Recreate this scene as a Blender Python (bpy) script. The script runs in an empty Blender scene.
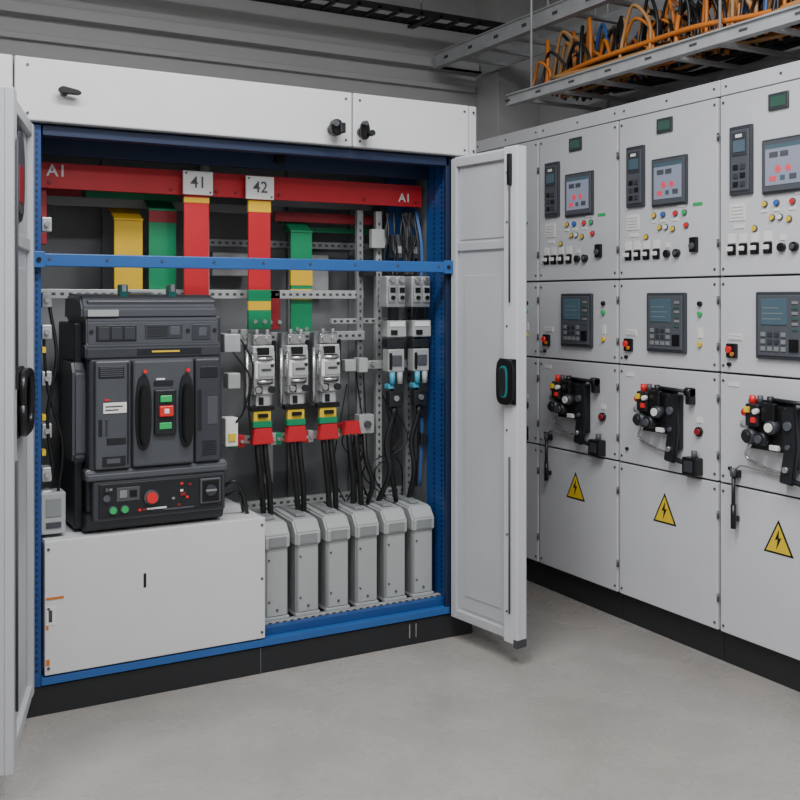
import bpy, bmesh, math, random
from mathutils import Vector, Matrix
random.seed(7)
S = bpy.context.scene

# ---------------------------------------------------------------- materials
MATS = {}
def mat(name, col, rough=0.5, metal=0.0, var=0.04, scale=6.0, bump=0.0, emit=None, estr=0.0, coat=0.0):
    if name in MATS: return MATS[name]
    m = bpy.data.materials.new(name); m.use_nodes = True
    nt = m.node_tree; b = nt.nodes["Principled BSDF"]
    tc = nt.nodes.new("ShaderNodeTexCoord")
    n = nt.nodes.new("ShaderNodeTexNoise"); n.inputs["Scale"].default_value = scale
    n.inputs["Detail"].default_value = 4
    r = nt.nodes.new("ShaderNodeValToRGB")
    c0 = [max(0, c*(1-var)) for c in col]; c1 = [min(1, c*(1+var)) for c in col]
    r.color_ramp.elements[0].position = 0.3; r.color_ramp.elements[1].position = 0.7
    r.color_ramp.elements[0].color = (*c0, 1); r.color_ramp.elements[1].color = (*c1, 1)
    nt.links.new(tc.outputs["Object"], n.inputs["Vector"])
    nt.links.new(n.outputs["Fac"], r.inputs["Fac"])
    nt.links.new(r.outputs["Color"], b.inputs["Base Color"])
    b.inputs["Roughness"].default_value = rough
    b.inputs["Metallic"].default_value = metal
    if coat: b.inputs["Coat Weight"].default_value = coat
    if bump:
        n2 = nt.nodes.new("ShaderNodeTexNoise"); n2.inputs["Scale"].default_value = 350
        bp = nt.nodes.new("ShaderNodeBump"); bp.inputs["Strength"].default_value = bump
        bp.inputs["Distance"].default_value = 0.002
        nt.links.new(tc.outputs["Object"], n2.inputs["Vector"])
        nt.links.new(n2.outputs["Fac"], bp.inputs["Height"]); nt.links.new(bp.outputs["Normal"], b.inputs["Normal"])
    if emit:
        b.inputs["Emission Color"].default_value = (*emit, 1); b.inputs["Emission Strength"].default_value = estr
    MATS[name] = m
    return m

mat("white", (0.64,0.643,0.65), 0.40, var=0.02, bump=0.1)
mat("rowwhite", (0.585,0.59,0.615), 0.36, var=0.02, bump=0.1)
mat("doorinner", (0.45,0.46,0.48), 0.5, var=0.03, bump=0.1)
mat("seam", (0.05,0.05,0.06), 0.7)
mat("plinth", (0.014,0.015,0.017), 0.5, bump=0.1)
mat("blue", (0.010,0.058,0.21), 0.45, var=0.08)
mat("bluebar", (0.020,0.100,0.315), 0.4, var=0.05)
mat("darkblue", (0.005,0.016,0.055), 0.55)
mat("backplate", (0.22,0.23,0.24), 0.5, metal=0.1, var=0.14, scale=3)
mat("zinc", (0.50,0.51,0.52), 0.42, metal=0.45, var=0.12, scale=20)
mat("galv", (0.42,0.43,0.44), 0.5, metal=0.2, var=0.10, scale=14)
mat("rail", (0.42,0.43,0.425), 0.45, metal=0.3, var=0.10, scale=20)
mat("steel", (0.62,0.62,0.62), 0.25, metal=0.85, var=0.1, scale=20)
mat("red", (0.50,0.014,0.024), 0.4, var=0.07)
mat("darkred", (0.26,0.012,0.02), 0.5)
mat("green", (0.008,0.22,0.09), 0.4, var=0.07)
mat("yellow", (0.70,0.43,0.015), 0.45, var=0.07)
mat("acb", (0.038,0.042,0.050), 0.40, var=0.06, bump=0.1)
mat("acb2", (0.070,0.076,0.087), 0.38, var=0.05, bump=0.1)
mat("acbdark", (0.013,0.015,0.018), 0.4)
mat("black", (0.006,0.006,0.007), 0.33)
mat("rubber", (0.007,0.007,0.008), 0.45)
mat("label", (0.75,0.75,0.73), 0.6)
mat("capgrey", (0.22,0.235,0.235), 0.40, var=0.05, bump=0.1)
mat("caplight", (0.36,0.375,0.372), 0.40, var=0.04, bump=0.1)
mat("teal", (0.012,0.17,0.165), 0.4)
mat("cyan", (0.06,0.34,0.50), 0.4)
mat("orange", (0.58,0.17,0.02), 0.45)
mat("tan", (0.42,0.22,0.08), 0.5)
mat("cblue", (0.03,0.10,0.30), 0.45)
mat("screw", (0.12,0.12,0.13), 0.35, metal=0.6)
mat("device", (0.040,0.045,0.054), 0.4, var=0.05)
mat("bezel", (0.080,0.087,0.102), 0.4)
mat("lcd", (0.06,0.10,0.13), 0.15, emit=(0.15,0.30,0.38), estr=0.08)
mat("lcdgreen", (0.04,0.09,0.07), 0.2, emit=(0.1,0.4,0.25), estr=0.05)
mat("screen", (0.20,0.22,0.29), 0.15, emit=(0.36,0.38,0.50), estr=0.26)
mat("screenred", (0.6,0.05,0.08), 0.2, emit=(0.8,0.08,0.12), estr=0.4)
mat("ledred", (0.6,0.02,0.02), 0.25, emit=(0.8,0.03,0.03), estr=0.15)
mat("ledgreen", (0.02,0.35,0.10), 0.25, emit=(0.03,0.6,0.15), estr=0.12)
mat("ledyellow", (0.75,0.52,0.03), 0.3)
mat("ledblue", (0.03,0.12,0.55), 0.3)
mat("lamp", (0.9,0.9,0.9), 0.5, emit=(1,0.99,0.97), estr=3.0)
mat("wallpaint", (0.46,0.46,0.455), 0.75, var=0.05, scale=1.2, bump=0.15)
mat("ceilpaint", (0.38,0.38,0.38), 0.8, var=0.08, scale=1.5)

def floor_mat():
    m = bpy.data.materials.new("floor_concrete"); m.use_nodes = True
    nt = m.node_tree; b = nt.nodes["Principled BSDF"]
    tc = nt.nodes.new("ShaderNodeTexCoord")
    def noise(s,d,r=.6,dist=0):
        n=nt.nodes.new("ShaderNodeTexNoise"); n.inputs["Scale"].default_value=s; n.inputs["Detail"].default_value=d; n.inputs["Roughness"].default_value=r; n.inputs["Distortion"].default_value=dist
        nt.links.new(tc.outputs["Object"], n.inputs["Vector"]); return n
    n1=noise(0.9,6,.5,.2); n2=noise(40,6); n3=noise(4,7,.6,.3)
    r1 = nt.nodes.new("ShaderNodeValToRGB")
    r1.color_ramp.elements[0].position=0.32; r1.color_ramp.elements[1].position=0.68
    r1.color_ramp.elements[0].color=(0.268,0.250,0.232,1); r1.color_ramp.elements[1].color=(0.345,0.326,0.306,1)
    r3 = nt.nodes.new("ShaderNodeValToRGB")
    r3.color_ramp.elements[0].position=0.36; r3.color_ramp.elements[1].position=0.66
    r3.color_ramp.elements[0].color=(0.42,0.42,0.42,1); r3.color_ramp.elements[1].color=(0.57,0.57,0.57,1)
    mx = nt.nodes.new("ShaderNodeMixRGB"); mx.blend_type='OVERLAY'; mx.inputs[0].default_value=0.40
    mx2 = nt.nodes.new("ShaderNodeMixRGB"); mx2.blend_type='OVERLAY'; mx2.inputs[0].default_value=0.15
    nt.links.new(n1.outputs["Fac"], r1.inputs["Fac"]); nt.links.new(n3.outputs["Fac"], r3.inputs["Fac"])
    nt.links.new(r1.outputs["Color"], mx.inputs[1]); nt.links.new(r3.outputs["Color"], mx.inputs[2])
    nt.links.new(mx.outputs[0], mx2.inputs[1]); nt.links.new(n2.outputs["Fac"], mx2.inputs[2])
    nt.links.new(mx2.outputs[0], b.inputs["Base Color"])
    mr = nt.nodes.new("ShaderNodeMapRange"); mr.inputs[3].default_value=0.20; mr.inputs[4].default_value=0.34
    nt.links.new(n3.outputs["Fac"], mr.inputs[0]); nt.links.new(mr.outputs[0], b.inputs["Roughness"])
    bp = nt.nodes.new("ShaderNodeBump"); bp.inputs["Strength"].default_value=0.03; bp.inputs["Distance"].default_value=0.01
    nt.links.new(n2.outputs["Fac"], bp.inputs["Height"]); nt.links.new(bp.outputs["Normal"], b.inputs["Normal"])
    MATS["floor"]=m
floor_mat()

# ---------------------------------------------------------------- mesh builder
class MB:
    def __init__(s): s.V=[]; s.F=[]; s.M=[]; s.Sm=[]; s.mats=[]
    def mi(s, m):
        if m not in s.mats: s.mats.append(m)
        return s.mats.index(m)
    def add(s, vs, fs, m, smooth=False):
        o=len(s.V); s.V += [tuple(v) for v in vs]; i=s.mi(m)
        for k,f in enumerate(fs):
            s.F.append([o+j for j in f]); s.M.append(i)
            s.Sm.append(smooth[k] if isinstance(smooth,list) else smooth)
    def box(s, x0,x1,y0,y1,z0,z1,m,bev=0.0,seg=2):
        vs=[(x0,y0,z0),(x1,y0,z0),(x1,y1,z0),(x0,y1,z0),(x0,y0,z1),(x1,y0,z1),(x1,y1,z1),(x0,y1,z1)]
        fs=[(0,3,2,1),(4,5,6,7),(0,1,5,4),(1,2,6,5),(2,3,7,6),(3,0,4,7)]
        if bev<=0: s.add(vs,fs,m); return
        s.bev(vs,fs,m,bev,seg)
    def bev(s,vs,fs,m,b,seg=2):
        bm=bmesh.new(); bv=[bm.verts.new(v) for v in vs]
        for f in fs: bm.faces.new([bv[i] for i in f])
        bmesh.ops.recalc_face_normals(bm,faces=bm.faces)
        bmesh.ops.bevel(bm,geom=list(bm.edges),offset=b,segments=seg,affect='EDGES',profile=0.5,clamp_overlap=True)
        bm.verts.index_update()
        s.add([v.co[:] for v in bm.verts],[[v.index for v in f.verts] for f in bm.faces],m)
        bm.free()
    def prism(s,pts,axis,a0,a1,m,bev=0.0):
        def mk(p,a):
            return (a,p[0],p[1]) if axis=='x' else ((p[0],a,p[1]) if axis=='y' else (p[0],p[1],a))
        n=len(pts); vs=[mk(p,a0) for p in pts]+[mk(p,a1) for p in pts]
        fs=[list(range(n))[::-1],list(range(n,2*n))]+[(i,(i+1)%n,n+(i+1)%n,n+i) for i in range(n)]
        bm=bmesh.new(); bv=[bm.verts.new(v) for v in vs]
        for f in fs: bm.faces.new([bv[i] for i in f])
        bmesh.ops.recalc_face_normals(bm,faces=bm.faces)
        if bev: bmesh.ops.bevel(bm,geom=list(bm.edges),offset=bev,segments=2,affect='EDGES',clamp_overlap=True)
        bm.verts.index_update()
        s.add([v.co[:] for v in bm.verts],[[v.index for v in f.verts] for f in bm.faces],m); bm.free()
    def cyl(s,c,r,h,axis,m,seg=16,r2=None):
        r2 = r if r2 is None else r2
        vs=[];
        for k,(rr,off) in enumerate(((r,-h/2),(r2,h/2))):
            for i in range(seg):
                a=2*math.pi*i/seg; p,q=rr*math.cos(a),rr*math.sin(a)
                if axis=='x': vs.append((c[0]+off,c[1]+p,c[2]+q))
                elif axis=='y': vs.append((c[0]+q,c[1]+off,c[2]+p))
                else: vs.append((c[0]+p,c[1]+q,c[2]+off))
        fs=[list(range(seg))[::-1],list(range(seg,2*seg))]+[(i,(i+1)%seg,seg+(i+1)%seg,seg+i) for i in range(seg)]
        s.add(vs,fs,m,[False,False]+[True]*seg)
    def tube(s,path,r,m,seg=8):
        path=[Vector(p) for p in path]; vs=[]; n=len(path)
        up=Vector((0.13,0.07,1)).normalized()
        prev=None
        for i,p in enumerate(path):
            d=(path[min(i+1,n-1)]-path[max(i-1,0)]).normalized()
            if prev is None:
                a=d.cross(up)
                if a.length<1e-3: a=d.cross(Vector((1,0,0)))
                a.normalize()
            else:
                a=(prev-d*prev.dot(d)).normalized()
            prev=a; b=d.cross(a)
            for k in range(seg):
                t=2*math.pi*k/seg; vs.append(p+a*(r*math.cos(t))+b*(r*math.sin(t)))
        fs=[]
        for i in range(n-1):
            for k in range(seg):
                fs.append((i*seg+k,i*seg+(k+1)%seg,(i+1)*seg+(k+1)%seg,(i+1)*seg+k))
        sm=[True]*len(fs)
        fs+= [list(range(seg))[::-1], list(range((n-1)*seg,n*seg))]; sm+=[False,False]
        s.add(vs,fs,m,sm)
    def obj(s,name,parent=None,loc=None,rotz=0):
        me=bpy.data.meshes.new(name); me.from_pydata(s.V,[],s.F)
        for m in s.mats: me.materials.append(MATS[m])
        me.polygons.foreach_set("material_index",s.M); me.polygons.foreach_set("use_smooth",s.Sm)
        me.update()
        o=bpy.data.objects.new(name,me); S.collection.objects.link(o)
        if parent: o.parent=parent
        if loc: o.location=loc
        o.rotation_euler=(0,0,rotz)
        return o
def spline(pts,n=8):
    P=[Vector(p) for p in pts]; P=[P[0]*2-P[1]]+P+[P[-1]*2-P[-2]]; out=[]
    for i in range(1,len(P)-2):
        for k in range(n):
            t=k/n; a,b,c,d=P[i-1],P[i],P[i+1],P[i+2]
            out.append(0.5*((2*b)+(c-a)*t+(2*a-5*b+4*c-d)*t*t+(-a+3*b-3*c+d)*t**3))
    out.append(P[-2]); return out
def oval(cx,cz,rx,rz,n=28,e=.75):
    return [(cx+rx*math.copysign(abs(math.cos(2*math.pi*i/n))**e,math.cos(2*math.pi*i/n)),cz+rz*math.copysign(abs(math.sin(2*math.pi*i/n))**e,math.sin(2*math.pi*i/n))) for i in range(n)]
def empty(name,loc=(0,0,0),rotz=0):
    e=bpy.data.objects.new(name,None); S.collection.objects.link(e); e.location=loc; e.rotation_euler=(0,0,rotz); e.empty_display_size=0.1
    return e
def text(name,body,size,x,y,z,m,parent,bold=0.0):
    c=bpy.data.curves.new(name,'FONT'); c.body=body; c.size=size; c.align_x='CENTER'; c.align_y='CENTER'; c.extrude=0.0006; c.offset=bold
    o=bpy.data.objects.new(name,c); S.collection.objects.link(o)
    bpy.context.view_layer.update()
    me=bpy.data.meshes.new_from_object(o.evaluated_get(bpy.context.evaluated_depsgraph_get()))
    me.materials.clear(); me.materials.append(MATS[m])
    bpy.data.objects.remove(o)
    t=bpy.data.objects.new(name,me); S.collection.objects.link(t)
    t.rotation_euler=(math.radians(90),0,0); t.location=(x,y,z)
    if parent: t.parent=parent
    return t

# ================================================================ ROOM
XL,XR,YF,YB,ZC = -2.6,3.68,-2.2,5.14,3.45
b=MB(); b.box(XL-.1,XR+.1,YF-.1,YB+.1,-.1,0,"floor"); b.obj("floor")
b=MB(); b.box(XL-.1,XR+.1,YF-.1,YB+.1,ZC,ZC+.1,"ceilpaint"); b.obj("ceiling")
b=MB(); b.box(XL,XR,YB,YB+.1,0,ZC,"wallpaint"); b.obj("wall_back")
b=MB(); b.box(XL,XR,YF-.1,YF,0,ZC,"wallpaint"); b.obj("wall_front")
b=MB(); b.box(XL-.1,XL,YF,YB,0,ZC,"wallpaint"); b.obj("wall_left")
b=MB(); b.box(XR,XR+.1,YF,YB,0,ZC,"wallpaint"); b.obj("wall_right")
b=MB(); b.box(XL,3.36,YB-.07,YB,2.775,2.83,"wallpaint",.004); b.obj("trim_1")
b=MB(); b.box(XL,3.36,YB-.035,YB,2.66,2.69,"wallpaint",.004); b.obj("trim_2")
b=MB(); b.box(3.38,XR,YB-.24,YB,0,ZC,"wallpaint",.004); b.obj("trim_3")

# ================================================================ MAIN CABINET
Y0=3.53
cab=empty("switchgear_cabinet")
b=MB()
XA,XB=.505,2.298
b.box(XA,XA+.02,Y0+.02,4.12,.1,2.2,"white",.002)
b.box(XB-.02,XB,Y0+.02,4.12,.1,2.2,"white",.002)
b.box(XA,XB,Y0+.02,4.12,2.185,2.205,"white",.002)
b.box(XA+.02,XB-.02,4.10,4.12,.1,2.185,"backplate")
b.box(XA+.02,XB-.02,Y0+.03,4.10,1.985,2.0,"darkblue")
b.box(XA+.02,XB-.02,Y0+.065,4.10,.1,.15,"rail")
b.box(2.205,XB-.02,3.72,4.10,.15,1.985,"backplate")
b.box(XA+.02,.545,3.60,4.10,.15,1.985,"backplate")
b.obj("body",cab)
b=MB()
b.box(.49,1.727,Y0-.03,Y0+.03,1.997,2.207,"white",.005)
b.box(1.733,2.268,Y0-.03,Y0+.03,1.997,2.207,"white",.005)
b.box(2.272,2.308,Y0-.026,Y0+.03,1.997,2.207,"rowwhite",.005)
for x in (.53,1.70,1.76,2.245,2.29):
    for z in (2.02,2.18): b.cyl((x,Y0-.031,z),.005,.004,'y',"screw",10)
b.obj("fascia",cab)
b=MB()
b.cyl((.645,Y0-.045,2.096),.012,.03,'y',"black"); 
b.prism([(.62,2.103),(.635,2.115),(.69,2.105),(.70,2.095),(.69,2.088),(.63,2.089)],'y',Y0-.068,Y0-.05,"black",.003)
b.cyl((1.640,Y0-.045,2.055),.02,.03,'y',"black"); b.prism(oval(1.640,2.058,.026,.032,16,.8),'y',Y0-.085,Y0-.055,"black",.005)
b.cyl((1.628,Y0-.09,2.070),.012,.02,'y',"acb2"); b.box(1.645,1.668,Y0-.10,Y0-.07,2.035,2.075,"acbdark",.004)
b.cyl((1.765,Y0-.045,2.055),.018,.03,'y',"black"); b.prism(oval(1.765,2.058,.020,.038,16,.8),'y',Y0-.075,Y0-.055,"black",.005)
b.cyl((1.782,Y0-.09,2.045),.012,.02,'y',"acbdark"); b.cyl((1.758,Y0-.085,2.082),.009,.02,'y',"acb2")
b.obj("lock_knobs",cab)
b=MB()
b.box(.495,2.308,Y0+.005,4.10,0,.098,"plinth",.004)
b.box(1.36,1.364,Y0+.002,Y0+.006,0,.098,"bezel")
b.box(2.00,2.004,Y0-.0,Y0+.006,.03,.085,"steel"); b.box(2.03,2.033,Y0-.0,Y0+.006,.03,.085,"steel")
b.obj("plinth_base",cab)
# blue frame
b=MB()
b.box(.545,.578,Y0,Y0+.19,.1,1.99,"blue",.002)
b.box(2.192,2.205,Y0,Y0+.19,.1,1.99,"blue",.002)
b.box(2.175,2.205,Y0+.0,Y0+.02,.1,1.99,"darkblue",.002)
b.box(2.205,XB,Y0,Y0+.03,.1,1.99,"white")
b.box(.51,.545,Y0,Y0+.03,.1,1.99,"darkblue")
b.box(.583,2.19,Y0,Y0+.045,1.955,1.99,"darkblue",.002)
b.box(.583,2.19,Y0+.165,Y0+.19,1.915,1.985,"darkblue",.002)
b.box(2.06,2.200,3.83,3.85,1.55,1.985,"blue",.002)
b.box(.578,2.19,Y0-.004,Y0+.03,.103,.130,"bluebar",.002)
b.box(1.38,2.19,Y0+.031,Y0+.064,.103,.160,"blue",.002)
for i in range(86):
    z=.15+i*.0212
    b.box(.560,.567,Y0-.001,Y0+.001,z,z+.010,"darkblue")
    b.box(2.1905,2.1925,Y0+.06,Y0+.068,z,z+.010,"black")
    b.box(2.1905,2.1925,Y0+.12,Y0+.128,z,z+.010,"black")
b.cyl((1.50,Y0+.15,1.955),.02,.02,'y',"black")
b.obj("blue_frame",cab)
b=MB()
b.box(.545,2.185,Y0-.03,Y0-.004,1.513,1.556,"bluebar",.003)
for i in range(9):
    b.cyl((.60+i*.19,Y0-.031,1.538),.005,.004,'y',"screw",10)
b.box(.546,.585,Y0-.035,Y0-.028,1.508,1.562,"bluebar",.002); b.box(2.145,2.187,Y0-.035,Y0-.028,1.508,1.562,"bluebar",.002)
b.cyl((.565,Y0-.037,1.535),.008,.006,'y',"black",10); b.cyl((2.165,Y0-.037,1.535),.008,.006,'y',"black",10)
b.obj("cross_bar",cab)
# interior rails
b=MB()
def prail(x0,x1,y,z0,z1,mm="rail",hole=.03):
    b.box(x0,x1,y,y+.025,z0,z1,mm,.002)
    n=int((x1-x0)/hole)
    for i in range(n):
        xx=x0+(i+.5)*hole
        b.box(xx-.007,xx+.007,y-.001,y+.001,(z0+z1)/2-.005,(z0+z1)/2+.005,"seam")
prail(.59,1.93,3.80,1.405,1.440)
prail(1.28,1.92,3.77,1.232,1.270)
prail(1.80,2.19,3.74,1.11,1.145)
prail(1.30,1.82,3.77,.83,.862)
prail(1.78,2.18,3.80,1.30,1.322)
prail(1.35,2.18,3.85,.55,.58)
prail(1.38,2.19,Y0+.067,.152,.166)
prail(1.30,2.03,3.95,1.62,1.65,"backplate")
for x,mm in ((1.895,"backplate"),(1.985,"rail"),(2.13,"backplate")):
    b.box(x,x+.028,3.79,3.815,.16,1.78,mm,.002)
    for i in range(50):
        z=.2+i*.031; b.box(x+.010,x+.018,3.788,3.791,z,z+.012,"seam")
for x in (.60,1.25):
    b.box(x,x+.035,3.90,3.925,.16,1.95,"rail",.002)
for x in (.9,1.3,1.7,2.0):
    b.box(x,x+.05,4.08,4.10,.16,1.98,"backplate",.003)
for (x0,x1,z0,z1) in ((1.33,1.50,1.50,1.60),(1.74,1.86,1.44,1.60),(1.30,1.36,1.0,1.20),(1.77,1.88,.95,1.08),(1.56,1.60,.62,.80)):
    b.box(x0,x1,4.0,4.08,z0,z1,"zinc",.004)
b.obj("mounting_rails",cab)
b=MB()
for z in (1.66,1.40,1.29,1.13,.95,.80,.72):
    b.box(.592,.625,3.60,3.66,z-.025,z+.025,"zinc",.004); b.cyl((.608,3.595,z),.009,.02,'y',"steel",10)
b.box(.585,.665,3.57,3.66,.60,.74,"caplight",.003); b.box(.60,.65,3.567,3.571,.62,.64,"seam"); b.box(.60,.65,3.567,3.571,.66,.72,"capgrey")
b.tube(spline([(.62,3.62,1.38),(.64,3.60,1.2),(.61,3.6,1.0),(.63,3.6,.8)]),.006,"rubber")
b.tube(spline([(.60,3.62,1.3),(.61,3.60,1.1),(.66,3.6,.9),(.64,3.6,.7)]),.005,"rubber")
for z in (1.22,.99,.87): b.box(.588,.60,3.57,3.6,z,z+.02,"ledyellow")
b.obj("side_terminals",cab)

# doors. right leaf: local x hinge->free edge, inner face -y
z0,z1=.085,1.99
dx,dy=.055,-.405
L=math.hypot(dx,dy); ang=math.atan2(dy,dx)
b=MB()
b.box(0,L,.0,.022,z0,z1,"rowwhite",.003)
f=.018
b.box(0.005,f+.02,-.02,.0,z0+.01,z1-.01,"doorinner",.003)
b.box(L-.075,L,-.028,.0,z0,z1,"rowwhite",.003)
b.box(f+.02,L-.075,-.02,.0,z1-.045,z1-.01,"doorinner",.003)
b.box(f+.02,L-.075,-.02,.0,z0+.01,z0+.045,"doorinner",.003)
b.box(f+.02,L-.075,-.014,.0,1.60,1.635,"doorinner",.003)
b.box(f+.03,L-.085,-.006,.0,1.645,z1-.055,"doorinner",.002)
b.box(f+.03,L-.085,-.006,.0,z0+.055,1.59,"doorinner",.002)
b.box(f+.06,L-.12,-.009,-.005,z0+.11,1.50,"doorinner",.003)
for z in (z0+.12,.5,.9,1.3,1.7,z1-.1):
    b.cyl((L-.055,-.03,z),.004,.004,'y',"screw",8)
b.cyl((L-.035,-.036,1.64),.0035,.5,'z',"seam",8)
b.box(L-.045,L-.026,-.042,-.028,1.84,1.96,"black",.003)
b.cyl((L-.035,-.036,.50),.0035,.6,'z',"seam",8)
b.box(L-.095,L-.002,-.036,-.028,1.0,1.175,"black",.003)
b.prism(oval(L-.048,1.0875,.046,.088,28,.5),'y',-.055,-.034,"black",.004)
b.prism(oval(L-.048,1.0875,.024,.062,24,.6),'y',-.058,-.050,"teal",.002)
b.prism(oval(L-.050,1.0875,.017,.054,24,.6),'y',-.062,-.055,"acbdark",.002)
for z in (.3,1.05,1.8):
    b.cyl((-.005,.0,z),.008,.07,'z',"steel",10)
b.box(L-.02,L+.001,-.03,.022,z0-.012,z0+.02,"seam",.002)
b.obj("door_right_leaf",cab,(2.207,Y0-.008,0),ang)
# left leaf: inner face +y
L=math.hypot(.15,.57); ang=math.atan2(-.57,-.15)
b=MB()
b.box(0,L,-.022,0,z0,z1,"doorinner",.003)
b.box(.005,.05,0,.02,z0+.01,z1-.01,"doorinner",.003)
b.box(L-.07,L,0,.025,z0,z1,"doorinner",.003)
b.box(.05,L-.07,0,.018,z1-.05,z1-.01,"doorinner",.003)
b.box(.05,L-.07,0,.018,z0+.01,z0+.05,"doorinner",.003)
b.box(.05,L-.07,0,.012,1.56,1.60,"doorinner",.003)
b.box(.10,L-.14,0,.006,.20,1.50,"doorinner",.003)
b.prism(oval(.355,1.78,.14,.15,28,.8),'y',0,.014,"black",.004)
b.prism(oval(.355,1.78,.105,.125,28,.8),'y',.014,.018,"acb2",.002)
b.box(.30,.40,.016,.020,1.69,1.80,"darkred",.002)
b.prism(oval(.34,1.095,.13,.105,28,.5),'y',0,.02,"acbdark",.005)
b.tube([(p[0],.032,p[1]) for p in oval(.34,1.095,.11,.088,24,.5)]+[(.45,.032,1.095)],.013,"black",10)
b.prism(oval(.34,1.095,.06,.05,24,.5),'y',.02,.025,"teal",.002)
b.cyl((L-.03,.03,1.5),.004,.7,'z',"seam",8); b.cyl((L-.03,.03,.6),.004,.7,'z',"seam",8)
for z in (.3,1.05,1.8): b.cyl((-.005,0,z),.008,.07,'z',"steel",10)
b.obj("door_left_leaf",cab,(.535,Y0-.012,0),ang)

# neighbour cabinet on the left
nb=empty("switchgear_cabinet")
b=MB()
b.box(-.9,.484,Y0+.02,4.12,.1,2.2,"white",.003)
b.box(-.9,.484,Y0-.03,Y0+.02,1.997,2.207,"white",.005)
b.box(-.895,.478,Y0,Y0+.02,.11,1.985,"white",.004)
b.box(-.9,.484,Y0+.005,4.1,0,.098,"plinth",.004)
b.box(.36,.39,Y0-.03,Y0,1.0,1.2,"black",.004)
b.obj("closed_body",nb)

# ================================================================ pedestal cover
b=MB()
b.box(.588,1.376,Y0-.008,Y0+.006,.136,.588,"white",.003)
b.box(.588,1.376,Y0+.006,4.02,.155,.580,"white",.003)
b.box(.590,1.374,Y0+.0,4.02,.580,.587,"white",.002)
b.box(.920,.930,Y0-.011,Y0-.007,.388,.438,"black",.002)
for x in (.60,1.363):
    for z in (.16,.36,.56): b.cyl((x,Y0-.009,z),.005,.004,'y',"screw",10)
b.box(.592,.600,Y0-.0095,Y0-.007,.29,.36,"orange"); b.box(.592,.622,Y0-.010,Y0-.0075,.305,.365,"label"); b.box(.592,.65,Y0-.0095,Y0-.007,.39,.398,"orange")
b.box(.600,.612,Y0-.011,Y0-.0095,.315,.355,"seam")
b.box(.592,.604,Y0-.0095,Y0-.007,.17,.19,"orange")
b.obj("breaker_pedestal")

# ================================================================ AIR CIRCUIT BREAKER
acb=empty("air_circuit_breaker")
b=MB()
yF=3.545; yb=3.90
b.prism([(yF-.01,.645),(yF+.01,.60),(yF+.05,.590),(yb,.590),(yb,.66),(yF-.01,.66)],'x',.725,1.222,"acbdark",.004)
b.box(.70,.73,yF+.06,yb,.60,1.32,"acbdark",.006)
b.box(1.200,1.226,yF+.04,yb,.60,1.34,"acb",.006)
b.box(.735,1.200,yF+.02,yb,.66,1.40,"acb",.006)
b.prism([(yF+.01,1.335),(yF+.01,1.372),(yF+.05,1.418),(yb-.05,1.425),(yb-.03,1.33)],'x',.715,1.200,"acb2",.008)
b.prism([(yF-.005,1.24),(yF-.005,1.325),(yF+.01,1.338),(yb-.03,1.338),(yb-.03,1.24)],'x',.728,1.200,"acb2",.006)
b.prism([(yF-.02,1.195),(yF-.02,1.235),(yF-.006,1.25),(yb-.1,1.25),(yb-.1,1.195)],'x',.722,1.205,"acb",.006)
for (x0,x1) in ((.690,.74),(1.19,1.228)):
    b.prism([(yF+.05,.83),(yF+.03,.86),(yF+.03,1.15),(yF+.06,1.19),(yF+.22,1.19),(yF+.25,1.15),(yF+.25,.86),(yF+.22,.83)],'x',x0,x1,"acb2" if x0<1 else "acb",.01)
b.box(.735,1.208,yF-.015,yF+.03,.80,1.20,"acb",.012,3)
b.box(.752,.872,yF-.035,yF-.01,.815,1.19,"acb2",.006)
b.box(.880,1.098,yF-.04,yF-.01,.815,1.19,"acb2",.010,3)
b.box(1.104,1.198,yF-.035,yF-.01,.815,1.19,"acb",.008)
b.box(.762,.850,yF-.038,yF-.033,1.13,1.172,"acbdark",.002)
for i in range(5): b.box(.768,.845,yF-.0395,yF-.037,1.136+i*.007,1.139+i*.007,"bezel")
b.box(.778,.858,yF-.038,yF-.034,1.008,1.045,"label",.001)
b.box(.782,.80,yF-.0385,yF-.034,1.052,1.058,"ledred")
b.box(.785,.845,yF-.039,yF-.0375,1.030,1.034,"seam"); b.box(.785,.83,yF-.039,yF-.0375,1.018,1.022,"seam")
b.box(.762,.775,yF-.037,yF-.033,.93,.99,"acbdark",.002)
b.box(.785,.795,yF-.037,yF-.033,.93,.99,"acb",.002)
b.box(.79,.855,yF-.038,yF-.033,.90,.925,"acbdark",.002)
b.box(.775,.855,yF-.038,yF-.034,.825,.862,"acbdark",.002); b.box(.79,.835,yF-.0395,yF-.037,.836,.852,"bezel")
b.box(.86,.866,yF-.038,yF-.033,.83,1.18,"acbdark")
for cx in (.915,1.068):
    b.prism(oval(cx,1.005,.029,.132),'y',yF-.046,yF-.035,"acbdark",.003)
    b.prism(oval(cx,.998,.018,.105,24,.6),'y',yF-.074,yF-.04,"black",.007)
    b.cyl((cx+.004,yF-.05,1.150),.007,.008,'y',"ledred",12)
b.box(.952,1.030,yF-.055,yF-.035,.925,1.085,"acbdark",.005)
b.box(.970,1.012,yF-.062,yF-.05,1.040,1.064,"ledgreen",.003)
b.box(.966,1.016,yF-.068,yF-.05,.990,1.028,"ledred",.004)
b.box(.982,1.000,yF-.070,yF-.06,1.000,1.018,"label",.003)
b.box(.968,1.012,yF-.058,yF-.05,.945,.968,"ledgreen",.002)
b.box(.952,1.020,yF-.045,yF-.038,1.10,1.115,"acbdark")
b.box(.96,.99,yF-.046,yF-.038,1.118,1.124,"label")
for i in range(7): b.box(1.13,1.182,yF-.037,yF-.034,.84+i*.008,.843+i*.008,"acbdark")
b.box(1.122,1.187,yF-.038,yF-.034,1.12,1.16,"acbdark",.002)
b.box(1.112,1.127,yF-.037,yF-.034,.93,1.08,"acbdark",.002)
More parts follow.
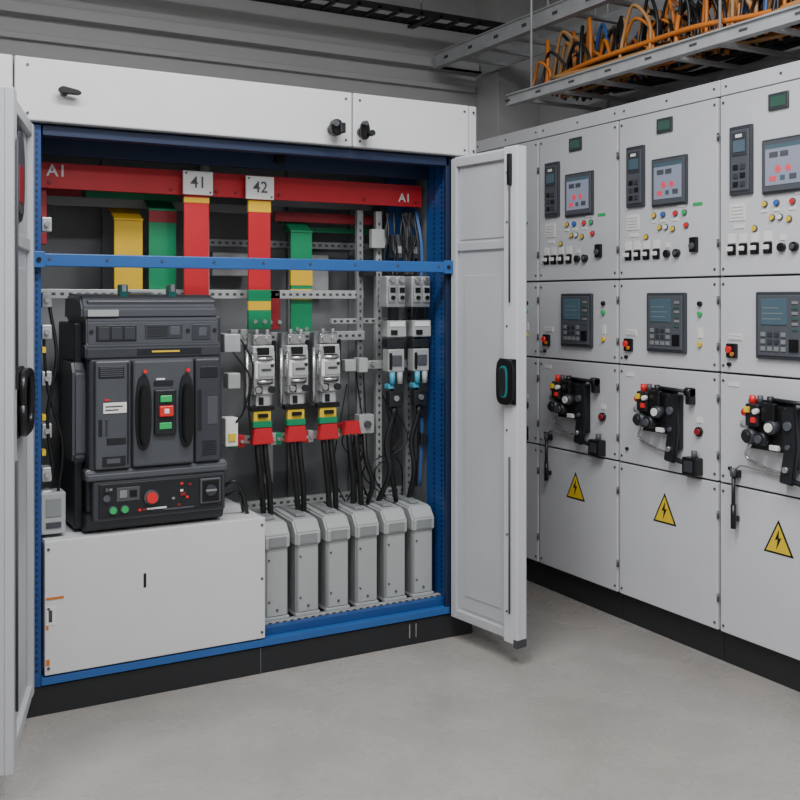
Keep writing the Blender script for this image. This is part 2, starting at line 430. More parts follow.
b.box(1.148,1.187,yF-.037,yF-.034,.95,1.05,"acb2",.003)
b.box(.90,1.13,yF-.0225,yF-.019,1.208,1.228,"acbdark"); b.box(.95,1.05,yF-.0235,yF-.0215,1.215,1.221,"ledyellow")
b.box(.930,1.065,yF-.0075,yF-.003,1.262,1.315,"acb",.002)
b.box(1.02,1.055,yF-.0085,yF-.006,1.275,1.305,"bezel",.001)
for i in range(5): b.box(.938,1.01,yF-.0085,yF-.006,1.270+i*.008,1.273+i*.008,"acbdark")
b.box(.76,.90,yF-.0075,yF-.003,1.255,1.312,"acbdark",.002)
for i in range(3): b.box(.768+i*.045,.805+i*.045,yF-.009,yF-.006,1.262,1.305,"acb",.001)
b.box(1.10,1.17,yF-.0075,yF-.003,1.255,1.312,"acb",.002)
b.box(1.125,1.155,yF-.009,yF-.006,1.27,1.30,"bezel",.001)
for x in (.745,1.085,1.185): b.cyl((x,yF-.006,1.29),.007,.006,'y',"acbdark",12)
b.box(.735,.84,yF+.003,yF+.012,1.343,1.366,"caplight")
for x in (.855,1.03):
    b.box(x,x+.030,yF+.05,yF+.09,1.405,1.455,"teal",.004); b.box(x+.007,x+.022,yF+.045,yF+.052,1.43,1.457,"rail",.001)
b.box(.90,.98,yF+.08,yF+.14,1.422,1.430,"capgrey",.002)
b.prism([(yF-.03,.775),(yF-.03,.80),(yF-.015,.815),(yF+.04,.815),(yF+.04,.775)],'x',.722,1.226,"acb2",.005)
b.box(.745,1.220,yF-.025,yF+.04,.635,.775,"acb",.008,3)
b.box(.765,1.208,yF-.030,yF-.02,.648,.765,"acbdark",.003)
b.cyl((.790,yF-.034,.715),.012,.01,'y',"bezel",14); b.cyl((.790,yF-.036,.745),.006,.01,'y',"bezel",10)
for x in (.812,.852): b.cyl((x,yF-.035,.672),.0115,.014,'y',"ledgreen",14); b.cyl((x,yF-.032,.672),.015,.008,'y',"bezel",14)
b.cyl((.945,yF-.033,.705),.026,.01,'y',"bezel",20); b.cyl((.945,yF-.042,.705),.019,.016,'y',"ledred",20)
b.box(.825,.905,yF-.032,yF-.029,.70,.748,"acb2",.002); b.box(.835,.86,yF-.034,yF-.031,.712,.738,"capgrey",.001); b.box(.87,.895,yF-.034,yF-.031,.712,.738,"black",.001)
for (x,z,m) in ((1.05,.74,"ledred"),(1.08,.735,"darkred"),(1.05,.715,"label"),(1.07,.69,"ledred"),(1.04,.665,"darkred"),(1.02,.69,"capgrey"),(.90,.66,"ledred"),(.915,.66,"darkred"),(.80,.74,"capgrey")):
    b.box(x,x+.010,yF-.0325,yF-.0295,z,z+.008,m)
b.box(.93,1.00,yF-.0325,yF-.029,.662,.668,"label")
b.box(1.05,1.07,yF-.034,yF-.029,.70,.71,"darkred",.001)
b.box(.99,1.10,yF-.0325,yF-.029,.655,.66,"bezel")
b.box(1.122,1.198,yF-.038,yF-.028,.665,.755,"bezel",.003); b.box(1.128,1.192,yF-.040,yF-.036,.671,.749,"black",.002)
b.cyl((1.16,yF-.042,.712),.020,.008,'y',"device",16); b.box(1.14,1.18,yF-.048,yF-.041,.708,.716,"capgrey",.001)
b.obj("breaker_unit",acb)

# ================================================================ BUSBARS
def busbar(parts, texts=()):
    e=empty("busbar"); bb=MB()
    for p in parts: p(bb)
    bb.obj("bar",e)
    for t in texts: text("marking",t[0],t[1],t[2],t[3],t[4],t[5],e,.0008)
    return e
def main_bar(bb):
    bb.box(.605,2.180,3.74,3.752,1.80,1.893,"red",.002)
    bb.box(.605,2.180,3.752,3.80,1.885,1.893,"red",.002)
    for x in (.64,1.08,1.26,1.34,1.52,1.9,2.15):
        bb.cyl((x,3.738,1.82),.007,.008,'y',"darkred",6)
    bb.box(.605,.635,3.76,3.79,1.60,1.80,"darkred",.002)
busbar([main_bar],[("A1",.06,.665,3.7385,1.862,"label"),("A1",.05,2.095,3.7385,1.835,"label")])
def back1(bb):
    bb.box(.62,1.60,3.90,3.91,1.755,1.79,"capgrey",.002); bb.box(.80,1.15,3.895,3.90,1.79,1.815,"green",.001)
    bb.box(.66,.78,3.895,3.91,1.79,1.82,"darkred",.001)
busbar([back1])
def back2(bb):
    bb.box(1.55,2.02,3.86,3.872,1.725,1.765,"darkred",.002); bb.box(1.5,2.02,3.90,3.91,1.79,1.82,"backplate",.002)
busbar([back2])
def back3(bb):
    bb.box(1.62,2.02,3.93,3.94,1.69,1.712,"green",.002)
busbar([back3])
def drop(x0,x1,y,ztop,zbot,col,slope=True,stripes=()):
    def f(bb):
        t=.012
        if slope:
            bb.box(x0,x1,y,y+t,zbot,ztop-.05,col,.002)
            bb.prism([(y,ztop-.05),(y+t,ztop-.055),(y+.09,ztop-.005),(y+.085,ztop+.0)],'x',x0,x1,col,.001)
            bb.prism([(y+.085,ztop),(y+.085,ztop-.012),(3.97,ztop-.012),(3.97,ztop)],'x',x0,x1,col)
            bb.box(x0-.002,x1+.002,y-.004,y+t+.002,ztop-.056,ztop-.048,col,.001)
        else: bb.box(x0,x1,y,y+t,zbot,ztop,col,.002)
        for (z0,z1,c) in stripes: bb.box(x0-.001,x1+.001,y-.002,y+t+.001,z0,z1,c,.001)
        bb.cyl(((x0+x1)/2-.02,y-.003,zbot+.03),.009,.01,'y',"steel",6); bb.cyl(((x0+x1)/2+.02,y-.003,zbot+.03),.009,.01,'y',"steel",6)
    return f
busbar([drop(.895,1.003,3.85,1.76,1.38,"yellow")])
busbar([drop(1.022,1.128,3.83,1.80,1.38,"green",True,((1.70,1.75,"darkred"),))])
busbar([drop(1.125,1.222,3.715,1.83,1.36,"red",False,((1.770,1.79,"yellow"),))])
busbar([drop(1.382,1.474,3.715,1.83,1.285,"red",False,((1.745,1.79,"yellow"),(1.285,1.36,"green"),(1.36,1.395,"yellow"),(1.395,1.44,"green")))])
busbar([drop(1.605,1.70,3.82,1.735,1.25,"green",True,((1.46,1.53,"yellow"),(1.40,1.445,"yellow")))])
busbar([drop(1.50,1.55,3.80,1.44,1.28,"darkred",False)])
def lblplate(x,z,s):
    e=empty("label_plate"); bb=MB(); bb.box(x-.058,x+.058,3.700,3.713,z-.045,z+.045,"label",.002)
    bb.cyl((x-.047,3.699,z+.035),.004,.004,'y',"screw",8); bb.cyl((x+.047,3.699,z-.035),.004,.004,'y',"screw",8)
    bb.obj("plate",e); text("digits",s,.062,x,3.6985,z,"bezel",e,.0005)
lblplate(1.175,1.845,"41"); lblplate(1.425,1.840,"42")

# ================================================================ FUSE SWITCHES
def fuse_switch(x,y):
    bb=MB(); w=.052
    bb.box(x-w,x+w,y+.02,y+.07,.97,1.27,"backplate",.004)
    bb.box(x-.038,x+.038,y-.01,y+.03,1.225,1.265,"steel",.004)
    for dx in (-.022,.022): bb.cyl((x+dx,y-.015,1.245),.012,.02,'y',"steel",8); bb.cyl((x+dx,y+.0,1.275),.008,.02,'z',"zinc",8)
    bb.box(x-.045,x+.045,y-.02,y+.03,1.18,1.222,"zinc",.006)
    bb.box(x-.03,x+.02,y-.03,y-.015,1.185,1.215,"black",.003)
    bb.box(x-.042,x+.042,y-.035,y+.02,1.09,1.165,"label",.010,3)
    bb.cyl((x,y-.005,1.172),.043,.010,'z',"steel",20); bb.cyl((x,y-.005,1.082),.043,.010,'z',"steel",20)
    bb.box(x-.03,x+.035,y-.046,y-.033,1.10,1.155,"caplight",.004)
    bb.box(x-.02,x+.02,y-.049,y-.045,1.125,1.133,"seam"); bb.box(x+.018,x+.03,y-.049,y-.044,1.14,1.15,"black")
    bb.box(x-.042,x+.042,y-.025,y+.03,1.03,1.072,"zinc",.006)
    bb.box(x-.035,x-.01,y-.035,y-.02,1.035,1.065,"black",.003)
    bb.cyl((x-.028,y-.03,1.05),.012,.02,'y',"steel",10); bb.cyl((x+.028,y-.03,1.05),.014,.02,'y',"acbdark",10)
    bb.box(x-.03,x+.03,y-.015,y+.02,.985,1.03,"zinc",.004); bb.box(x-.02,x+.0,y-.02,y-.01,.99,1.02,"black",.002)
    bb.box(x-.045,x-.03,y-.03,y,1.06,1.20,"steel",.003)
    bb.box(x+.036,x+.046,y-.02,y,1.06,1.20,"rail",.003)
    bb.box(x-.05,x+.05,y-.01,y+.03,.965,.985,"black",.003)
    bb.box(x-.036,x+.036,y-.005,y+.015,.925,.965,"ledyellow",.002)
    bb.box(x-.040,x+.040,y-.008,y+.018,.90,.925,"green",.002)
    bb.prism([(x-.045,.835),(x+.045,.835),(x+.036,.898),(x-.036,.898)],'y',y-.015,y+.02,"red",.003)
    bb.box(x-.02,x+.02,y-.016,y,.94,.955,"black")
    bb.box(x+.048,x+.06,y,y+.03,1.12,1.24,"black",.002)
    bb.cyl((x-.058,y+.01,1.10),.008,.22,'z',"steel",8)
    bb.obj("fuse_switch")
for x in (1.432,1.575,1.716): fuse_switch(x,3.70)
b=MB()
for i,x in enumerate((1.33,1.36,1.495,1.515,1.635,1.655,1.775)):
    b.box(x-.014,x+.014,3.735,3.77,.822,.87,("green","red","rail")[i%3],.003); b.cyl((x,3.73,.846),.007,.012,'y',"steel",8)
b.prism([(1.79,.845),(1.87,.845),(1.86,.90),(1.80,.90)],'y',3.70,3.74,"red",.003)
for x in (1.33,1.37): b.box(x-.015,x+.015,3.73,3.77,1.225,1.285,"zinc",.003); b.cyl((x,3.725,1.255),.009,.012,'y',"steel",8)
b.obj("terminal_strip",cab)

def relay(x,y):
    bb=MB()
    bb.box(x-.045,x+.045,y,y+.07,1.37,1.50,"zinc",.005)
    for dx in (-.022,.022):
        bb.cyl((x+dx,y-.01,1.485),.012,.02,'y',"steel",10)
        bb.box(x+dx-.016,x+dx+.016,y-.012,y,1.39,1.46,"caplight",.003)
        bb.box(x+dx-.012,x+dx+.012,y-.014,y-.010,1.43,1.452,"black")
        bb.cyl((x+dx,y-.015,1.41),.009,.01,'y',"black",10)
    bb.box(x-.02,x+.02,y+.01,y+.04,1.31,1.37,"black",.003)
    bb.box(x-.045,x+.045,y-.01,y+.06,1.245,1.315,"caplight",.005); bb.box(x-.035,x+.035,y-.013,y-.009,1.29,1.31,"label"); bb.box(x-.03,x+.0,y-.014,y-.009,1.255,1.275,"black")
    bb.box(x-.04,x+.04,y,y+.05,1.20,1.235,"acbdark",.003)
    bb.box(x-.038,x+.038,y-.005,y+.05,1.10,1.195,"rail",.005); bb.box(x-.02,x+.025,y-.010,y-.003,1.125,1.17,"acb2",.003)
    bb.box(x-.035,x-.022,y-.010,y-.003,1.11,1.18,"black",.002)
    bb.cyl((x-.018,y+.0,1.075),.012,.05,'z',"cyan",12); bb.cyl((x+.018,y,1.075),.012,.05,'z',"caplight",12)
    bb.box(x-.035,x+.005,y,y+.04,1.03,1.05,"cyan",.003); bb.box(x-.01,x+.035,y-.003,y+.04,1.01,1.055,"acbdark",.003)
    bb.box(x-.03,x+.03,y,y+.04,.955,1.02,"acbdark",.004); bb.cyl((x,y-.003,.99),.012,.01,'y',"steel",10)
    bb.cyl((x,y+.02,.93),.012,.06,'z',"rubber",10)
    bb.obj("control_relay")
relay(2.010,3.66); relay(2.130,3.66)
b=MB()
b.box(1.86,1.90,3.70,3.76,1.10,1.16,"caplight",.004); b.box(1.80,1.85,3.71,3.75,1.105,1.155,"rail",.004)
b.cyl((1.93,3.70,1.13),.012,.04,'y',"steel",10)
b.box(1.88,1.95,3.74,3.79,.84,.92,"rail",.004); b.cyl((1.915,3.735,.88),.015,.02,'y',"seam",12)
b.box(1.78,1.86,3.76,3.80,.86,.89,"darkred",.003)
b.box(1.95,2.02,3.76,3.79,1.62,1.70,"rail",.003)
b.box(1.90,1.96,3.74,3.79,1.50,1.56,"acbdark",.003)
for x in (2.05,2.14): 
    b.box(x,x+.05,3.76,3.80,1.58,1.68,"acb2",.004); b.box(x+.01,x+.04,3.756,3.761,1.60,1.63,"rail",.001)
for z in (1.03,.90,.78): b.box(2.155,2.185,3.70,3.74,z,z+.05,"acbdark",.003)
b.obj("terminal_block",cab)

# ================================================================ CAPACITOR MODULES
def cap(x):
    bb=MB(); w=.103; y0=3.60
    bb.prism([(y0+.010,.168),(y0+.010,.45),(y0+.30,.46),(y0+.30,.168)],'x',x+.004,x+w-.001,"capgrey",.004)
    bb.prism([(y0+.006,.182),(y0+.006,.445),(y0+.012,.445),(y0+.012,.182)],'x',x+.014,x+w-.006,"caplight",.002)
    bb.box(x+.003,x+w+.002,y0+.002,y0+.29,.166,.180,"caplight",.003)
    bb.prism([(y0-.002,.440),(y0-.002,.492),(y0+.035,.537),(y0+.31,.549),(y0+.31,.440)],'x',x,x+w+.004,"caplight",.007)
    bb.box(x+.018,x+w-.012,y0-.005,y0-.001,.450,.488,"capgrey",.002)
    bb.box(x+.03,x+.072,y0+.07,y0+.25,.540,.553,"capgrey",.003)
    for z in (.24,.40): bb.cyl((x+.022,y0+.004,z),.004,.004,'y',"screw",8)
    bb.cyl((x+.055,y0+.004,.205),.005,.004,'y',"screw",8)
    bb.obj("capacitor_module")
for i in range(6): cap(1.402+i*.1305)

# cables
b=MB()
tops=[(1.415,.84),(1.447,.84),(1.560,.84),(1.592,.84),(1.70,.84),(1.732,.84),(1.815,.85),(1.847,.85)]
for i,(x,z) in enumerate(tops):
    ex=x+.045+random.uniform(-.006,.006)
    b.tube(spline([(x,3.71,z),(x+.004,3.70,.76),(x+.02,3.71,.66),(ex,3.75,.545)]),.0115,"rubber",8)
for (x,z,ex) in ((2.01,.92,1.97),(2.13,.92,2.12),(2.02,.95,2.06)):
    b.tube(spline([(x,3.68,z),(x-.03,3.69,.80),(x-.02,3.68,.68),(ex,3.75,.545)]),.011,"rubber",8)
b.tube(spline([(1.91,3.76,.86),(1.90,3.72,.74),(1.93,3.72,.64),(1.93,3.76,.545)]),.010,"rubber",8)
for i in range(9):
    x=1.84+random.uniform(0,.28)
    b.tube(spline([(x,3.80,random.uniform(.85,1.3)),(x+random.uniform(-.08,.08),3.76,.8),(x+random.uniform(-.1,.1),3.77,.68),(x+random.uniform(-.05,.05),3.80,.55)]),.003,"rubber",6)
b.tube(spline([(1.235,3.60,.70),(1.28,3.58,.72),(1.32,3.60,.66),(1.345,3.62,.58),(1.40,3.64,.535)]),.008,"rubber")
b.tube(spline([(1.24,3.62,.66),(1.30,3.60,.67),(1.33,3.64,.60),(1.36,3.7,.565)]),.006,"rubber")
for i in range(7):
    x=2.165+random.uniform(-.02,.012)
    b.tube(spline([(x,3.76,1.78),(x+.005,3.72,1.6),(x-.01,3.72,1.3),(x+.005,3.72,.9),(x,3.73,.6)]),.003,"rubber" if i%2 else "cblue",6)
for i in range(8):
    x=2.08+random.uniform(-.06,.07)
    b.tube(spline([(x,3.77,1.78),(x+random.uniform(-.03,.03),3.745,1.68),(x+random.uniform(-.03,.03),3.75,1.58),(x,3.74,1.50)]),.005,"rubber",6)
b.obj("power_cables",cab)
b=MB()
b.box(1.27,1.32,3.66,3.72,.84,.95,"label",.004); b.box(1.28,1.31,3.655,3.661,.86,.89,"ledyellow",.001)
b.box(1.265,1.33,3.66,3.74,1.20,1.27,"zinc",.004)
b.box(1.28,1.33,3.66,3.72,1.06,1.12,"rail",.004)
b.tube(spline([(1.30,3.66,1.2),(1.36,3.64,1.1),(1.34,3.65,.98),(1.31,3.66,.93)]),.004,"rubber",6)
b.tube(spline([(1.33,3.66,1.25),(1.375,3.65,1.15),(1.36,3.65,1.0),(1.38,3.68,.86)]),.004,"rubber",6)
b.obj("auxiliary_terminals",cab)

# ================================================================ CONTROL CABINET ROW
W=.575; XRW=2.972
def ctrl_cabinet(ytop):
    e=empty("control_cabinet",(XRW,ytop,0),math.radians(-90))
    bb=MB()
    bb.box(.001,W-.001,.0,.58,.118,2.25,"rowwhite",.002)
    bb.box(0.001,W-.001,.008,.57,0,.116,"plinth",.003)
    bb.box(.0,.003,-.001,.02,.118,2.25,"seam")
    bb.box(.002,W-.002,-.012,.0,2.188,2.25,"rowwhite",.002)
    for x in (.03,W/2,W-.03): bb.cyl((x,-.013,2.22),.005,.004,'y',"screw",10)
    for (za,zb) in ((1.494,2.182),(1.124,1.486),(.700,1.116),(.124,.692)):
        bb.box(.003,W-.003,-.001,.001,za-.005,zb+.005,"seam")
        bb.box(.007,W-.007,-.018,.0,za,zb,"rowwhite",.003)
        for x in (.022,W-.022):
            for z in (za+.025,zb-.025): bb.cyl((x,-.019,z),.0055,.004,'y',"screw",10)
    for z in (1.62,2.03,1.22,1.40,.80,1.02,.25,.57):
        bb.cyl((W-.004,-.02,z),.005,.030,'z',"screw",8)
    y=-.018
    bb.box(.240,.330,y-.008,y,2.088,2.15,"device",.003); bb.box(.252,.318,y-.010,y-.007,2.10,2.138,"lcdgreen",.001)
    bb.box(.062,.170,y-.014,y,1.795,2.055,"device",.004); bb.box(.072,.160,y-.018,y-.012,1.81,2.04,"bezel",.004)
    bb.box(.080,.152,y-.020,y-.016,1.94,2.03,"device",.002); bb.box(.088,.145,y-.022,y-.018,1.955,2.0,"lcd",.001)
    bb.box(.10,.13,y-.022,y-.018,2.01,2.022,"label")
    for r in range(3):
        for c in range(2): bb.box(.086+c*.034,.110+c*.034,y-.022,y-.016,1.825+r*.032,1.845+r*.032,"device" if (r+c)%2 else "black",.002)
    bb.box(.215,.415,y-.012,y,1.785,1.985,"device",.004); bb.box(.223,.407,y-.017,y-.010,1.793,1.977,"bezel",.003)
    bb.box(.237,.393,y-.019,y-.015,1.815,1.962,"screen",.001)
    bb.box(.257,.295,y-.0205,y-.018,1.915,1.935,"bezel"); bb.box(.305,.340,y-.0205,y-.018,1.915,1.935,"bezel")
    bb.cyl((.295,y-.019,1.872),.014,.003,'y',"screenred",12); bb.cyl((.340,y-.019,1.872),.012,.003,'y',"screenred",12)
    bb.box(.257,.287,y-.0205,y-.018,1.83,1.848,"screenred"); bb.box(.305,.325,y-.0205,y-.018,1.83,1.848,"lcd"); bb.box(.345,.375,y-.0205,y-.018,1.83,1.85,"bezel")
    bb.box(.237,.393,y-.0205,y-.018,1.948,1.962,"lcd")
    bb.box(.055,.13,y-.003,y,1.70,1.765,"label")
    for i in range(4): bb.box(.062,.122,y-.004,y-.002,1.71+i*.013,1.713+i*.013,"caplight")
    bb.box(.075,.125,y-.003,y,1.67,1.685,"label")
    cols=[("ledyellow",.222,1.752),("ledblue",.275,1.752),("ledred",.345,1.752),("ledgreen",.395,1.752),("ledyellow",.255,1.700),("label",.29,1.700),("ledyellow",.33,1.69),("ledred",.405,1.70),("ledyellow",.175,1.665)]
    for (m,x,z) in cols:
        bb.cyl((x,y-.003,z),.0125,.006,'y',"bezel",14); bb.cyl((x,y-.007,z),.0095,.008,'y',m,14)
    bb.box(.44,.49,y-.003,y,1.775,1.787,"ledgreen"); bb.box(.355,.40,y-.003,y,1.775,1.785,"label")
    for x in (.215,.27,.34): bb.box(x-.012,x+.018,y-.003,y,1.722,1.732,"label")
    for i,x in enumerate((.065,.120,.175,.235)):
        bb.box(x-.018,x+.018,y-.004,y,1.615,1.650,"label",.001)
        bb.box(x-.020,x+.020,y-.006,y,1.570,1.612,"black",.003)
        bb.cyl((x,y-.008,1.59),.015,.010,'y',"acbdark",14); bb.box(x-.015,x+.015,y-.020,y-.012,1.585,1.602,"label",.002)
    bb.cyl((.30,y-.008,1.59),.016,.014,'y',"black",14); bb.box(.29,.312,y-.003,y,1.615,1.635,"label")
    bb.cyl((.355,y-.008,1.59),.017,.016,'y',"black",14); bb.cyl((.355,y-.018,1.59),.010,.010,'y',"acb2",14)
    bb.box(.43,.470,y-.016,y,1.590,1.650,"black",.004); bb.cyl((.450,y-.020,1.615),.013,.010,'y',"acb2",12)
    bb.box(.190,.410,y-.016,y,1.185,1.43,"device",.005); bb.box(.202,.398,y-.020,y-.014,1.197,1.418,"bezel",.004)
    bb.box(.220,.335,y-.023,y-.018,1.31,1.405,"lcd",.002); bb.box(.227,.318,y-.024,y-.022,1.35,1.353,"capgrey"); bb.box(.227,.30,y-.024,y-.022,1.37,1.373,"capgrey"); bb.box(.227,.31,y-.024,y-.022,1.33,1.333,"capgrey")
    for r in range(3):
        for c in range(4): bb.box(.220+c*.03,.240+c*.03,y-.024,y-.018,1.215+r*.026,1.231+r*.026,"device" if (r*c)%3 else "capgrey",.001)
    for r in range(6): bb.box(.357,.383,y-.023,y-.018,1.29+r*.019,1.30+r*.019,("lcdgreen","capgrey")[r%2],.001)
    bb.box(.345,.385,y-.024,y-.018,1.215,1.26,"black",.001)
    bb.box(.045,.095,y-.014,y,1.18,1.235,"black",.004); bb.cyl((.063,y-.018,1.212),.013,.012,'y',"ledred",14); bb.cyl((.080,y-.017,1.195),.008,.010,'y',"orange",12)
    bb.box(.05,.115,y-.003,y,1.248,1.272,"label")
    for i in range(2): bb.box(.055,.11,y-.004,y-.002,1.252+i*.011,1.254+i*.011,"caplight")
    for (x,z,m) in ((.48,1.385,"black"),(.48,1.345,"ledgreen"),(.48,1.225,"ledyellow")):
        bb.cyl((x,y-.006,z),.010,.012,'y',m,12)
    bb.box(.468,.492,y-.003,y,1.25,1.29,"label")
    bb.cyl((.055,y-.006,1.155),.008,.010,'y',"black",12)
    bb.cyl((.475,y-.006,.880),.019,.012,'y',"black",16); bb.cyl((.475,y-.013,.880),.013,.014,'y',"darkred",16)
    bb.box(.46,.49,y-.003,y,.915,.935,"label")
    bb.box(.05,.10,y-.003,y,1.072,1.088,"label")
    bb.cyl((.06,y-.006,.76),.007,.010,'y',"black",10)
    bb.obj("enclosure",e)
    return e
ys=[3.362+W*2, 3.362+W, 3.362, 3.362-W, 3.362-2*W]
for yt in ys: ctrl_cabinet(yt)

def mechanism(yt):
    e=empty("switch_drive_mechanism",(XRW-.018,yt-.015,0),math.radians(-90)); bb=MB()
    bb.box(.135,.345,-.010,.0,.85,1.035,"acbdark",.004)
    bb.box(.165,.335,-.045,-.010,.87,1.02,"black",.008,3)
    bb.box(.175,.235,-.072,-.04,.94,1.022,"acbdark",.006,3)
    bb.box(.24,.30,-.065,-.04,.96,1.03,"black",.006,3)
    bb.cyl((.195,-.062,.905),.026,.045,'y',"acb",20); bb.cyl((.195,-.088,.905),.017,.014,'y',"acbdark",20)
    bb.cyl((.250,-.062,.900),.024,.045,'y',"acbdark",20); bb.cyl((.250,-.087,.900),.015,.010,'y',"acb2",20)
    bb.cyl((.290,-.058,.945),.024,.04,'y',"acb",20); bb.cyl((.290,-.08,.945),.016,.010,'y',"label",20)
    bb.box(.18,.20,-.085,-.07,.99,1.012,"ledyellow",.003); bb.box(.208,.228,-.082,-.07,.955,.975,"ledred",.003); bb.cyl((.232,-.078,.998),.010,.02,'y',"label",12)
    bb.cyl((.155,-.035,.985),.015,.035,'x',"ledred",16); bb.cyl((.150,-.035,.940),.014,.035,'x',"caplight",16); bb.cyl((.150,-.03,.895),.013,.035,'x',"ledyellow",16)
    bb.cyl((.18,-.035,1.035),.013,.03,'z',"ledred",14); bb.cyl((.215,-.035,1.037),.011,.03,'z',"acb2",14); bb.cyl((.26,-.035,1.037),.012,.03,'z',"acbdark",14)
    bb.tube([(.24,-.022,1.040),(.43,-.022,1.035)],.008,"acbdark",10)
    bb.cyl((.425,-.022,1.035),.018,.03,'x',"black",14); bb.box(.415,.440,-.035,0,.985,1.05,"black",.004)
    bb.box(.330,.375,-.03,-.0,.80,1.02,"black",.006)
    bb.prism([(.315,1.01),(.375,1.02),(.385,.88),(.365,.745),(.305,.75),(.325,.86)],'y',-.048,-.028,"acbdark",.005)
    bb.cyl((.350,-.052,.955),.016,.014,'y',"bezel",16); bb.cyl((.340,-.052,.80),.011,.014,'y',"steel",12); bb.cyl((.35,-.052,.88),.009,.012,'y',"acb2",12)
    bb.tube([(.33,-.035,.765),(.46,-.035,.745)],.010,"acbdark",10)
    bb.box(.405,.480,-.045,-.0,.708,.778,"black",.006); bb.cyl((.455,-.025,.79),.012,.03,'z',"acb2",12); bb.box(.42,.465,-.048,-.044,.72,.765,"acb",.002)
    bb.tube(spline([(.165,-.025,.87),(.135,-.02,.82),(.22,-.018,.79),(.33,-.02,.775)]),.005,"steel",8)
    bb.box(.27,.31,-.055,-.04,.862,.880,"label",.002)
    bb.obj("mechanism_body",e)
def warning(yt):
    e=empty("warning_sign",(XRW-.018,yt,0),math.radians(-90)); bb=MB()
    cx=.282; z0=.480
    bb.prism([(cx-.066,z0),(cx+.066,z0),(cx,z0+.125)],'y',-.0015,0,"black")
    bb.prism([(cx-.054,z0+.007),(cx+.054,z0+.007),(cx,z0+.110)],'y',-.003,-.001,"ledyellow")
    bb.prism([(cx+.004,z0+.09),(cx-.014,z0+.050),(cx-.001,z0+.054),(cx-.008,z0+.016),(cx+.015,z0+.062),(cx+.003,z0+.058)],'y',-.004,-.0025,"black")
    bb.obj("sign_plate",e)
def pull(yt,z0,h):
    e=empty("door_handle",(XRW-.018,yt,0),math.radians(-90)); bb=MB()
    bb.box(.078,.112,-.022,0,z0+h-.03,z0+h,"black",.004)
    bb.cyl((.095,-.026,z0+h*.5),.0075,h*.9,'z',"black",10); bb.cyl((.095,-.026,z0+h*.22),.0105,h*.4,'z',"black",10)
    bb.cyl((.095,-.026,z0+h-.01),.012,.03,'z',"acb2",10); bb.box(.087,.103,-.02,0,z0+.03,z0+.05,"black",.002)
    bb.tube(spline([(.095,-.02,z0+h+.0),(.13,-.02,z0+h+.02),(.20,-.015,z0+h+.015),(.32,-.015,z0+h+.005)]),.004,"steel",6)
    bb.obj("handle_bar",e)
for k,yt in enumerate(ys):
    mechanism(yt); warning(yt)
    if k!=2: pull(yt,.535,.225)

# ================================================================ CABLE TRAYS
def tray(x0,x1,y0,y1,z,h=.06,name="cable_tray",m="galv",step=.25):
    bb=MB()
    bb.box(x0,x0+.012,y0,y1,z,z+h,m,.002); bb.box(x1-.012,x1,y0,y1,z,z+h,m,.002)
    bb.box(x0+.012,x0+.03,y0,y1,z,z+.004,m); bb.box(x0-.012,x0,y0,y1,z+h-.006,z+h,m); bb.box(x0-.012,x0,y0,y1,z,z+.006,m)
    n=int((y1-y0)/step)
    for i in range(n+1):
        yy=y0+i*step; bb.box(x0+.01,x1-.01,yy,min(yy+.03,y1),z+.005,z+.02,m)
        bb.box(x0-.001,x0+.002,yy+.1,yy+.14,z+h*.4,z+h*.6,"seam")
    k=int((y1-y0)/1.2)
    for i in range(k+1):
        yy=y0+.15+i*1.2
        for xx in (x0+.02,x1-.02): bb.cyl((xx,yy,(z+ZC)/2),.006,ZC-z,'z',"galv",8)
    bb.obj(name)
tray(2.90,3.42,-1.0,4.12,2.37,.055)
tray(3.00,3.34,-1.0,5.0,2.745,.085)
b=MB()
for y in (4.72,4.90): b.box(-1.5,3.36,y,y+.012,2.95,2.985,"plinth",.002)
for i in range(38): b.box(-1.45+i*.127,-1.43+i*.127,4.72,4.91,2.955,2.97,"plinth")
for x in (-.8,.4,1.6,2.8): b.cyl((x,4.81,3.2),.006,.5,'z',"steel",8); b.box(x-.02,x+.02,4.70,4.93,2.935,2.95,"plinth")
b.obj("ladder_tray")
b=MB()
cols=["orange","tan","rubber","rubber","orange","rubber","tan","rubber"]
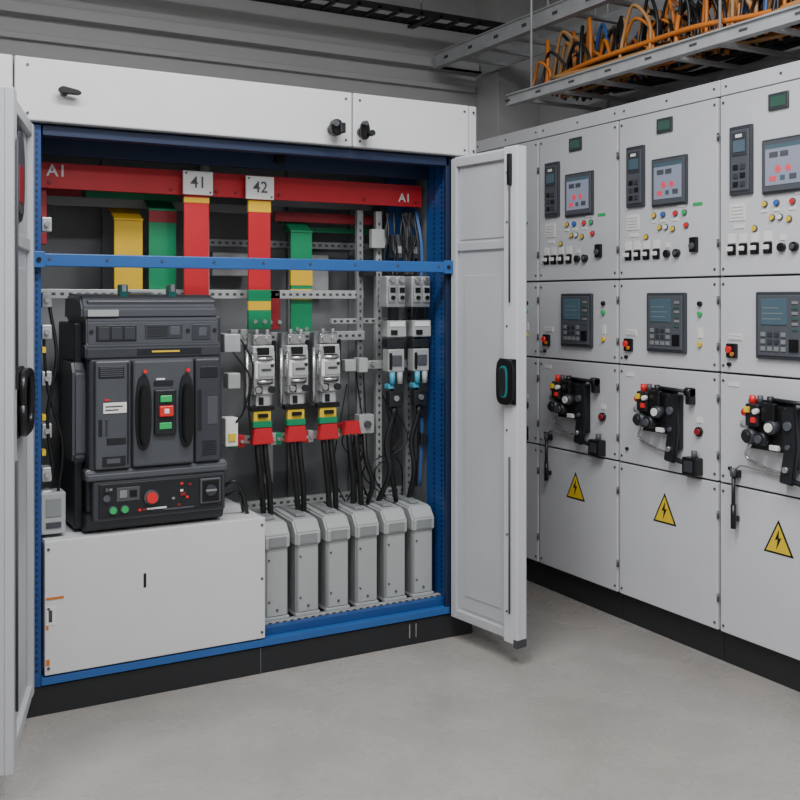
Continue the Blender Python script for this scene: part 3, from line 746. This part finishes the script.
for i in range(38):
    x=random.uniform(2.94,3.36); z=random.uniform(2.40,2.46); m=random.choice(cols)
    pts=[]; y=-.8
    while y<4.05:
        pts.append((min(3.38,max(2.93,x+random.uniform(-.03,.03))),y,z+random.uniform(0,.03))); y+=random.uniform(.25,.4)
    b.tube(spline(pts,5),random.uniform(.008,.013),m,7)
for i in range(340):
    y=random.uniform(.8,4.0); x=random.uniform(2.95,3.28); m=random.choice(cols) if random.random()>.07 else "cblue"
    h=random.uniform(.13,.29); w=random.uniform(.03,.11); dx=random.uniform(-.03,.08)
    w=min(w,4.08-y)
    b.tube(spline([(x,y-w,2.42),(x+.01,y-w*.9,2.42+h*.6),(x+dx,y,2.42+h),(x+dx+.02,y+w*.9,2.42+h*.55),(x+dx,y+w,2.42)],6),random.uniform(.006,.010),m,7)
b.obj("cable_bundle")

# ================================================================ LIGHTS
def luminaire(x,y,rot=0,p=60,lx=1.5,ly=.3,z=ZC-.06):
    e=empty("ceiling_light",(x,y,0),rot); bb=MB()
    bb.box(-lx/2-.02,lx/2+.02,-ly/2-.02,ly/2+.02,z,ZC,"white",.004)
    bb.box(-lx/2,lx/2,-ly/2,ly/2,z-.004,z,"lamp"); bb.obj("fixture",e)
    l=bpy.data.lights.new("panel_glow",'AREA'); l.shape='RECTANGLE'; l.size=lx; l.size_y=ly; l.energy=p; l.color=(.975,.985,1)
    o=bpy.data.objects.new("panel_glow",l); S.collection.objects.link(o); o.parent=e; o.location=(0,0,z-.02)
luminaire(.9,2.1,0,68)
luminaire(.9,.2,0,45)
luminaire(-1.3,1.9,0,46)
luminaire(-1.3,.0,0,32)
luminaire(1.9,1.2,math.radians(90),38)

w=bpy.data.worlds.new("World"); S.world=w; w.use_nodes=True
w.node_tree.nodes["Background"].inputs[0].default_value=(.8,.85,.9,1); w.node_tree.nodes["Background"].inputs[1].default_value=.3

# ================================================================ CAMERA
c=bpy.data.cameras.new("camera"); c.lens=45.09; c.sensor_width=36; c.shift_y=-.125
o=bpy.data.objects.new("camera",c); S.collection.objects.link(o)
o.location=(0,0,1.4); o.rotation_euler=(math.radians(90),0,math.radians(-29)); S.camera=o
